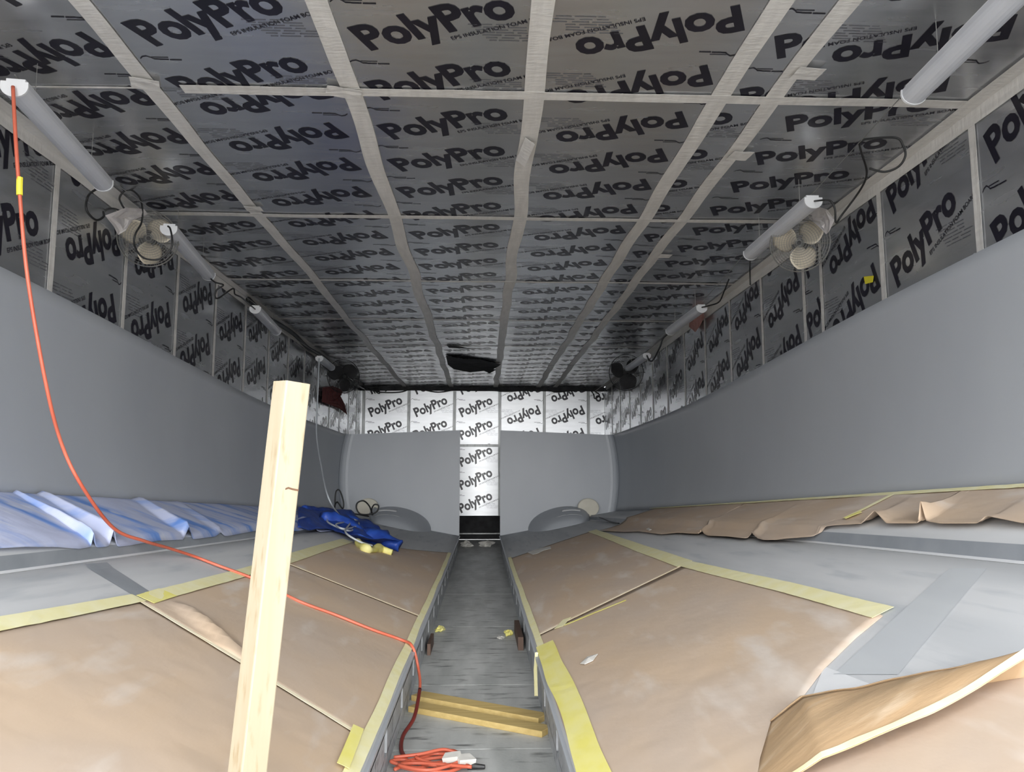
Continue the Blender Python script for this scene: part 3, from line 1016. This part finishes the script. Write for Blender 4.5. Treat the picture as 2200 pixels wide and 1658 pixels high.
# ------------------------------------------------------------------ caged fans
def make_fan(loc, facing, R, label, dark=False, wallx=None):
    root = empty('wall_fan', (0, 0, 0))
    gm = BLACK if dark else STEEL
    b = MB()
    def ring(r, y, w=0.0022, seg=36):
        b.tube([(r * math.cos(2 * math.pi * k / seg), y, r * math.sin(2 * math.pi * k / seg)) for k in range(seg + 1)], w, 4, cap=False)
    dep = 0.09
    for sgn in (-1, 1):
        for k in range(1, 13):
            r = R * k / 12
            ring(r, sgn * dep * math.sqrt(max(0, 1 - (k / 12) ** 2 * 0.98)), 0.0018)
        for k in range(44):
            an = 2 * math.pi * k / 44
            b.tube([(R * t * math.cos(an), sgn * dep * math.sqrt(max(0, 1 - t * t * 0.98)), R * t * math.sin(an)) for t in (0.08, 0.4, 0.7, 0.9, 1.0)], 0.0012, 3, cap=False)
    ring(R, 0, 0.006)
    ring(R * 1.0, 0.012, 0.005)
    b.build('guard', gm, root)
    for k in range(3):
        b = MB()
        a0 = 2 * math.pi * k / 3 + 0.7
        def bl(u, v):
            r = R * (0.12 + 0.80 * u)
            wdt = (0.20 + 0.62 * math.sin(math.pi * min(1, 0.12 + 0.80 * u))) * 0.95
            an = a0 + (v - 0.5) * wdt * 1.9 / (0.55 + 0.6 * u)
            return Vector((r * math.cos(an), (v - 0.5) * 0.15, r * math.sin(an)))
        b.grid(bl, 8, 8)
        b.build('blade', CREAM if not dark else BACK, root, smooth=True, solid=0.003)
    b = MB()
    def cyl(y0, y1, r0, r1, seg=20):
        vs = [(r * math.cos(2 * math.pi * k / seg), y, r * math.sin(2 * math.pi * k / seg)) for y, r in ((y0, r0), (y1, r1)) for k in range(seg)]
        b.add(vs, [(k, (k + 1) % seg, seg + (k + 1) % seg, seg + k) for k in range(seg)] + [tuple(range(seg))[::-1], tuple(range(seg, 2 * seg))])
    cyl(-0.05, 0.03, 0.034, 0.04)
    b.build('hub', BLACK, root, smooth=False)
    b = MB()
    cyl(0.03, 0.19, 0.075, 0.07)
    cyl(0.19, 0.22, 0.06, 0.03)
    b.build('motor_housing', BLACK, root)
    b = MB()
    b.tube([(0, 0.12, 0), (0, 0.2, -0.1), (0, 0.30, -0.12)], 0.016, 8)
    b.tube([(-R, 0.0, 0), (-R - 0.015, 0.06, -0.02), (-0.06, 0.2, -0.02)], 0.006, 6)
    b.tube([(R, 0.0, 0), (R + 0.015, 0.06, -0.02), (0.06, 0.2, -0.02)], 0.006, 6)
    b.build('bracket', gm, root)
    f = Vector(facing).normalized()
    root.rotation_euler = (-f).to_track_quat('Y', 'Z').to_euler()
    root.location = loc
    tag(root, label, 'fan', 'caged fans high in the corners')
    return root
fl = on_y(318, 512, 7.0)
make_fan((fl.x, fl.y, fl.z), (0.42, -0.85, -0.25), 0.25, 'caged fan on the near left with tan blades and looped black cable')
fr_ = on_y(1718, 522, 6.7)
make_fan((fr_.x, fr_.y, fr_.z), (-0.42, -0.85, -0.25), 0.25, 'caged fan on the near right, half behind a tube light')
f3 = on_y(738, 808, 16.0)
make_fan((f3.x, f3.y, f3.z), (0.5, -0.85, -0.1), 0.34, 'small dark fan in the far left corner above the red cloth', True)
f4 = on_y(1345, 800, 15.6)
make_fan((f4.x, f4.y, f4.z), (-0.5, -0.85, -0.1), 0.36, 'small dark fan in the far right corner', True)

# crumpled sheeting stuffed round the fan openings, and cloths on the walls
def crumple(name, outline, fnp, m, label, cat, amp=0.05, seed=0, thick=0.003):
    """irregular sheet; outline in pixels, fnp maps a pixel to the wall behind it"""
    P = [fnp(x, y) for x, y in outline]
    c = sum(P, Vector()) / len(P)
    n = len(P)
    rings = 5
    vs, fs = [], []
    for i in range(1, rings + 1):
        for k, p in enumerate(P):
            q = c.lerp(p, i / rings)
            dirn = (CAMP - q)
            dirn.y *= 0.2
            dirn.normalize()
            vs.append(q + dirn * (0.02 + amp * abs(noise.noise(Vector((i * 0.9, k * 0.9, seed))))))
    vs.append(c + Vector((0, 0, 0)))
    for i in range(rings - 1):
        for k in range(n):
            a = i * n + k
            d_ = i * n + (k + 1) % n
            fs.append((a, d_, d_ + n, a + n))
    for k in range(n):
        fs.append((k, rings * n, (k + 1) % n))
    o = MB().add(vs, fs).build(name, m, None, solid=thick)
    return tag(o, label, cat)
lw = lambda x, y: on_x(x, y, WL + 0.05)
rw = lambda x, y: on_x(x, y, WR - 0.05)
crumple('plastic_sheeting', [(222, 460), (262, 440), (305, 446), (312, 456), (278, 470), (262, 490), (250, 502), (238, 482)], lambda x, y: on_x(x, y, -2.95), PLAST, 'crumpled white sheeting stuffed behind the near left fan', 'plastic sheet', seed=2)
crumple('plastic_sheeting', [(1738, 452), (1760, 440), (1785, 444), (1796, 470), (1788, 492), (1780, 500), (1765, 480), (1745, 466)], lambda x, y: on_x(x, y, 2.9), PLAST, 'crumpled pinkish white sheeting behind the near right fan', 'plastic sheet', seed=5)
crumple('red_cloth', [(692, 832), (712, 828), (735, 836), (730, 850), (738, 866), (745, 890), (726, 876), (705, 868), (690, 862)], lw, REDC, 'torn red brown cloth hanging on the far left wall', 'cloth', amp=0.08, seed=8)
crumple('pink_cloth', [(1482, 660), (1510, 648), (1516, 680), (1505, 700), (1496, 712), (1482, 700), (1486, 680)], rw, PINK, 'faded pink patch on the right wall behind a tube light', 'cloth', amp=0.05, seed=9)
p = [rw(1847, 594), rw(1868, 592), rw(1866, 606), rw(1850, 610)]
tag(MB().add([q + Vector((0.035, 0, 0)) for q in p], [(0, 1, 2, 3)]).build('yellow_tape_scrap', YELLOW, None, solid=0.002), 'small yellow tape scrap on the right wall', 'tape')

# ------------------------------------------------------------------ cords and cables
def cable(name, P, r, m, label, cat='cable', per=8, n=7, parent=None):
    o = MB().tube(smooth_pts(P, per), r, n).build(name, m, parent, smooth=True)
    if parent is None:
        tag(o, label, cat)
    return o
def arc_pix(lst):
    return [on_y(x, y, Y) for x, y, Y in lst]
a0 = lends[0][0]
hp = [on_y(28, 186, a0.y - 0.02), on_y(34, 300, 4.25), on_y(42, 410, 4.25), on_y(60, 600, 4.3), on_y(100, 830, 4.4), on_y(135, 960, 4.6), on_y(180, 1050, 4.7)]
hp += [hit(245, 1135, 0.13), hit(310, 1162, 0.11), hit(365, 1178, 0.06), hit(420, 1196, 0.02), hit(470, 1215, 0.02), hit(550, 1245, 0.02), hit(640, 1290, 0.02), hit(720, 1320, 0.02), hit(800, 1352, 0.02), hit(862, 1374, 0.02)]
lp = lip_pt(-1, 1398)
hp += [lp + Vector((0.0, 0, 0.03)), lp + Vector((0.05, -0.05, -0.12)), on_z(902, 1480, 0.16), on_z(890, 1540, 0.08), on_z(866, 1580, 0.03), on_z(862, 1610, 0.015), on_z(872, 1630, 0.015)]
root = empty('extension_cord', (0, 0, 0))
root.location = hp[-1]
cable('cord', hp, 0.0105, ORANGE, None, parent=root)
for px, py, Y in ((42, 400, 4.25),):
    q = on_y(px, py, Y)
    MB().tube([q + Vector((-0.002, 0, 0.05)), q, q + Vector((0.004, 0, -0.05))], 0.016, 8).build('yellow_tape_wrap', YELLOW, root)
cable('dark_section', hp[-5:], 0.0125, DKRED, None, parent=root)
rr = random.Random(5)
coil = []
cpix = [(845, 1625), (900, 1618), (960, 1610), (990, 1625), (940, 1645), (880, 1640), (850, 1650), (900, 1632), (970, 1628), (1000, 1640), (960, 1655), (900, 1655), (860, 1640), (910, 1622), (975, 1614), (985, 1634), (930, 1638), (870, 1630), (842, 1636), (900, 1646), (950, 1634), (1005, 1646), (960, 1648), (890, 1628), (940, 1616), (995, 1630), (930, 1652), (855, 1646), (905, 1640), (1010, 1648)]
for i, (x, y) in enumerate(cpix):
    coil.append(on_z(x + rr.uniform(-4, 4), y + rr.uniform(-3, 3), 0.012 + 0.045 * rr.random()))
cable('coil', coil, 0.0095, ORANGE, None, parent=root)
pw = on_z(998, 1632, 0.05)
b = MB().box(pw, (0.10, 0.08, 0.035), Euler((0.1, 0.1, 0.5)).to_matrix())
b.box(pw + Vector((-0.07, 0.01, 0.012)), (0.09, 0.06, 0.03), Euler((0.2, -0.2, -0.3)).to_matrix())
b.build('white_tag', SCRAP, root)
pw = on_z(1022, 1646, 0.02)
MB().tube([pw + Vector((-0.04, 0.01, 0)), pw + Vector((0.0, 0, 0)), pw + Vector((0.05, -0.01, 0))], lambda t: 0.022 - 0.010 * t, 8).build('plug', BLACK, root)
tag(root, 'orange extension cord hanging from the left light and coiled on the floor', 'cord')

# white cable dropping from the far left light onto the tarp
a3_ = lends[3][0]
wp = [a3_ + Vector((0, -0.01, 0)), on_y(683, 840, a3_.y - 0.1), on_y(680, 930, 14.2), on_y(690, 1000, 13.2), on_y(706, 1070, 12.0), hit(735, 1112, 0.15), hit(762, 1128, 0.12), hit(750, 1140, 0.12), hit(705, 1122, 0.12), hit(715, 1112, 0.14), hit(762, 1116, 0.14), hit(770, 1128, 0.14), hit(740, 1136, 0.14), hit(722, 1126, 0.14), hit(752, 1122, 0.16), hit(742, 1142, 0.14), hit(770, 1162, 0.10), hit(800, 1172, 0.08)]
cable('white_cable', wp, 0.013, GREYC, 'thin pale grey cable dropping from the far left light to the tarp')

# black cables
ly = lends[0][1]
cable('black_cable', arc_pix([(214, 402, ly.y + 0.02), (190, 420, 6.1), (186, 450, 6.1), (205, 472, 6.2), (222, 466, 6.3), (222, 455, 6.4)]) , 0.009, BLACK, 'black cable curling down from the upper left tube light end')
cable('black_cable', arc_pix([(218, 470, 6.75), (226, 452, 6.75), (245, 448, 6.75), (272, 458, 6.75), (262, 440, 6.75), (257, 425, 6.75), (268, 410, 6.75), (284, 409, 6.72), (300, 424, 6.7), (306, 448, 6.68), (304, 478, 6.66), (292, 500, 6.62), (288, 520, 6.62), (296, 542, 6.6), (314, 556, 6.6), (345, 556, 6.6), (366, 536, 6.6), (370, 515, 6.6), (366, 492, 6.65), (361, 486, 6.7)]), 0.008, BLACK, 'black cable looped over the near left fan cage')
cable('black_cable', arc_pix([(448, 594, lends[1][1].y), (462, 606, 8.4), (480, 612, 8.45), (466, 622, 8.45), (462, 636, 8.45), (470, 640, 8.5), (500, 620, 8.7), (505, 632, 8.8), (520, 640, 9.0), (548, 664, lends[2][0].y)]), 0.009, BLACK, 'black cable linking the second and third left tube lights')
bp = [Vector((WL + 0.1, y, CEIL - 0.09 - 0.03 * math.sin(y * 2.3))) for y in (10.6, 11.5, 12.4, 13.3, 14.2, 15.1, 16, 17, 18, 19, 20, 21.15)]
cable('cable_bundle', bp, 0.035, BLACK, 'thick black cable bundle along the far left ceiling corner')
cable('black_cable', arc_pix([(1750, 432, rends[1][0].y), (1770, 430, 5.85), (1785, 432, 5.85), (1794, 450, 5.85), (1796, 478, 5.9), (1810, 460, 5.9), (1850, 405, 5.7), (1862, 370, 5.5), (1850, 325, 5.3), (1848, 305, 5.2), (1870, 298, 5.2), (1925, 296, 5.2), (1940, 312, 5.2), (1945, 335, 5.2), (1930, 358, 5.25), (1900, 369, 5.3), (1868, 362, 5.35)]), 0.008, BLACK, 'black cable with a big loop at the near right ceiling corner')
cable('black_cable', arc_pix([(1612, 552, rends[1][1].y + 0.05), (1611, 575, 8.1), (1612, 612, 8.2)]), 0.008, BLACK, 'short black cable hanging from the near right tube light')
cable('black_cable', arc_pix([(1508, 660, rends[2][0].y), (1525, 656, 9.8), (1545, 648, 9.6), (1556, 625, 9.4), (1566, 600, 9.2)]), 0.009, BLACK, 'black cable rising from the tube light by the pink patch')
cable('black_cable', arc_pix([(1438, 714, rends[2][1].y), (1424, 728, 12), (1418, 745, 12.6), (1404, 772, 13), (1396, 775, 13.2), (1390, 764, rends[3][0].y)]), 0.014, BLACK, 'black cable hanging between the two far right tube lights')
yw = YF - 0.06
cable('black_cable', [on_y(x, y, yw) for x, y in ((790, 834), (815, 842), (860, 842), (890, 834), (940, 842), (985, 836), (1040, 832), (1075, 840), (1130, 838), (1165, 832), (1195, 842), (1240, 836), (1262, 834), (1275, 846), (1278, 856), (1288, 848), (1276, 836), (1300, 822), (1330, 808))], 0.016, BLACK, 'thin black cable swagged along the top of the far wall')
cable('black_cable', [on_y(808, 842, yw - 0.1), on_y(815, 845, yw - 0.1), on_y(812, 832, yw - 0.1), on_y(800, 834, yw - 0.1), on_y(806, 845, yw - 0.1)], 0.014, BLACK, 'small cable loop at the top left of the far wall')
yt = YT - 0.4
lq = [hit(800, 1106, 0.03), hit(760, 1098, 0.04), hit(722, 1097, 0.03), on_y(724, 1078, 15.6), on_y(736, 1092, 15.6), on_y(738, 1078, 15.6), on_y(730, 1054, 15.6), on_y(722, 1056, 15.6), on_y(720, 1082, 15.6), on_y(724, 1097, 15.6), hit(765, 1104, 0.04), hit(796, 1108, 0.04), on_y(795, 1090, 15.2), on_y(782, 1076, 15.2), on_y(768, 1080, 15.2), on_y(766, 1092, 15.2), on_y(775, 1104, 15.2), on_y(797, 1104, 15.2), on_y(810, 1098, 15.2), on_y(813, 1086, 15.2), on_y(804, 1084, 15.2), on_y(798, 1096, 15.2), hit(802, 1108, 0.04)]
cable('black_cable', lq, 0.014, BLACK, 'coiled black cable on the left mould beside the cream pad')
tp = lambda *a: [hit(x, y, 0.02) for x, y in a]
cable('black_cable', tp((1262, 1106), (1290, 1112), (1310, 1120), (1330, 1124)), 0.010, BLACK, 'thin black cable on the far right mould near the cream pad')

# ------------------------------------------------------------------ cream pads leaning on the transom
def pad(px, py, label):
    c = on_y(px, py, YT - 0.34)
    root = empty('cream_pad', tuple(c))
    seg = 28
    R = 0.23
    b = MB()
    vs = []
    for y, r in ((-0.03, R * 0.94), (-0.02, R), (0.03, R)):
        for k in range(seg):
            an = 2 * math.pi * k / seg
            z = max(r * math.sin(an), -R * 0.8)
            vs.append(c + Vector((r * math.cos(an), y + z * 0.25, z * 0.85)))
    fs = [(j * seg + k, j * seg + (k + 1) % seg, (j + 1) * seg + (k + 1) % seg, (j + 1) * seg + k) for j in range(2) for k in range(seg)]
    fs += [tuple(range(seg))[::-1], tuple(range(2 * seg, 3 * seg))]
    b.add(vs, fs).build('pad_disc', BEIGE, root)
    b = MB()
    b.box(c + Vector((0, 0.06, -0.14)), (0.12, 0.08, 0.12))
    b.build('pad_foot', BEIGE, root)
    tag(root, label, 'pad', 'cream round pads by the transoms')
pad(790, 1090, 'cream round pad at the left transom behind the coiled cable')
pad(1264, 1090, 'cream round pad at the right transom')

# ------------------------------------------------------------------ things on the slot floor
def plank(pa, pb_, w, t, z, label, dy=0.0):
    a, c = on_z(pa[0], pa[1], z), on_z(pb_[0], pb_[1], z)
    d = c - a
    Ln = d.length
    d.normalize()
    s_ = Vector((-d.y, d.x, 0))
    R = Matrix((d, s_, Vector((0, 0, 1)))).transposed()
    o = MB().box((a + c) / 2 + Vector((0, 0, t / 2)), (Ln, w, t), R)
    o = o.build('wooden_board', WOOD2)
    bv = o.modifiers.new('bevel', 'BEVEL')
    bv.width = 0.003
    tag(o, label, 'board', 'pale boards laid across the slot')
plank((896, 1500), (1168, 1550), 0.14, 0.038, 0.0, 'pale wooden board across the slot floor, the farther of two')
plank((890, 1524), (1176, 1578), 0.14, 0.038, 0.0, 'pale wooden board across the slot floor, nearest the orange coil')
def blob(name, px, py, z, size, m, label, cat, seed=0, ang=0.0):
    c = on_z(px, py, z)
    b = MB()
    def fn(u, v):
        a, e = 2 * math.pi * u, math.pi * (v - 0.5)
        q = Vector((math.cos(a) * math.cos(e) * size[0] / 2, math.sin(a) * math.cos(e) * size[1] / 2, math.sin(e) * size[2] / 2))
        q *= 1 + 0.9 * noise.noise(Vector((math.cos(a) * 2, math.sin(a) * 2, e + seed)))
        q = Matrix.Rotation(ang, 3, 'Z') @ q
        return c + q + Vector((0, 0, size[2] * 0.4))
    b.grid(fn, 14, 8)
    o = b.build(name, m)
    return tag(o, label, cat)
blob('tape_wad', 945, 1354, 0.0, (0.09, 0.16, 0.05), YTAPE2, 'crumpled yellow tape on the slot floor by the left flange', 'tape', 3)
blob('tape_wad', 1093, 1364, 0.0, (0.09, 0.14, 0.05), YTAPE2, 'crumpled yellow tape on the slot floor by the right flange', 'tape', 6)
blob('paper_scrap', 1076, 1371, 0.0, (0.07, 0.10, 0.02), SCRAP, 'tiny white scrap beside the right yellow tape wad', 'scrap', 7)
blob('foil_bundle', 1003, 1174, 0.0, (0.27, 0.22, 0.12), SCRAP, 'pale bundle at the far end of the slot, left one', 'bundle', 1)
blob('foil_bundle', 1046, 1174, 0.0, (0.32, 0.22, 0.14), SCRAP, 'pale bundle at the far end of the slot, right one', 'bundle', 2)
c = on_z(1122, 1392, 0.0)
tag(MB().box((XC + XL - 0.03, c.y + 0.35, 0.06), (0.05, 0.9, 0.12)).build('wood_block', BROWNB), 'dark brown wood block on the floor against the right flange', 'block')
c = on_z(918, 1400, 0.0)
tag(MB().box((XC - XL + 0.02, c.y + 0.1, 0.05), (0.03, 0.5, 0.10)).build('wood_block', BROWNB), 'dark brown wood block on the floor against the left flange', 'block')
# white scraps on the right papers
def scrap(pix, label, off=0.02):
    P = [hit(x, y, off) for x, y in pix]
    c = sum(P, Vector()) / len(P) + Vector((0, 0, 0.012))
    n = len(P)
    o = MB().add(P + [c], [(i, (i + 1) % n, n) for i in range(n)]).build('paper_scrap', SCRAP, None, solid=0.003)
    tag(o, label, 'scrap')
scrap([(1133, 1186), (1150, 1180), (1165, 1176), (1182, 1173), (1184, 1178), (1168, 1182), (1156, 1188), (1144, 1191)], 'white crumpled scrap at the far end of the right paper')
scrap([(1246, 1425), (1262, 1410), (1284, 1404), (1274, 1418), (1256, 1426)], 'thin translucent scrap on the right paper near the slot', 0.02)
scrap([(1388, 1136), (1394, 1133), (1400, 1137), (1394, 1139)], 'tiny white scrap on the right upper paper strip', 0.03)
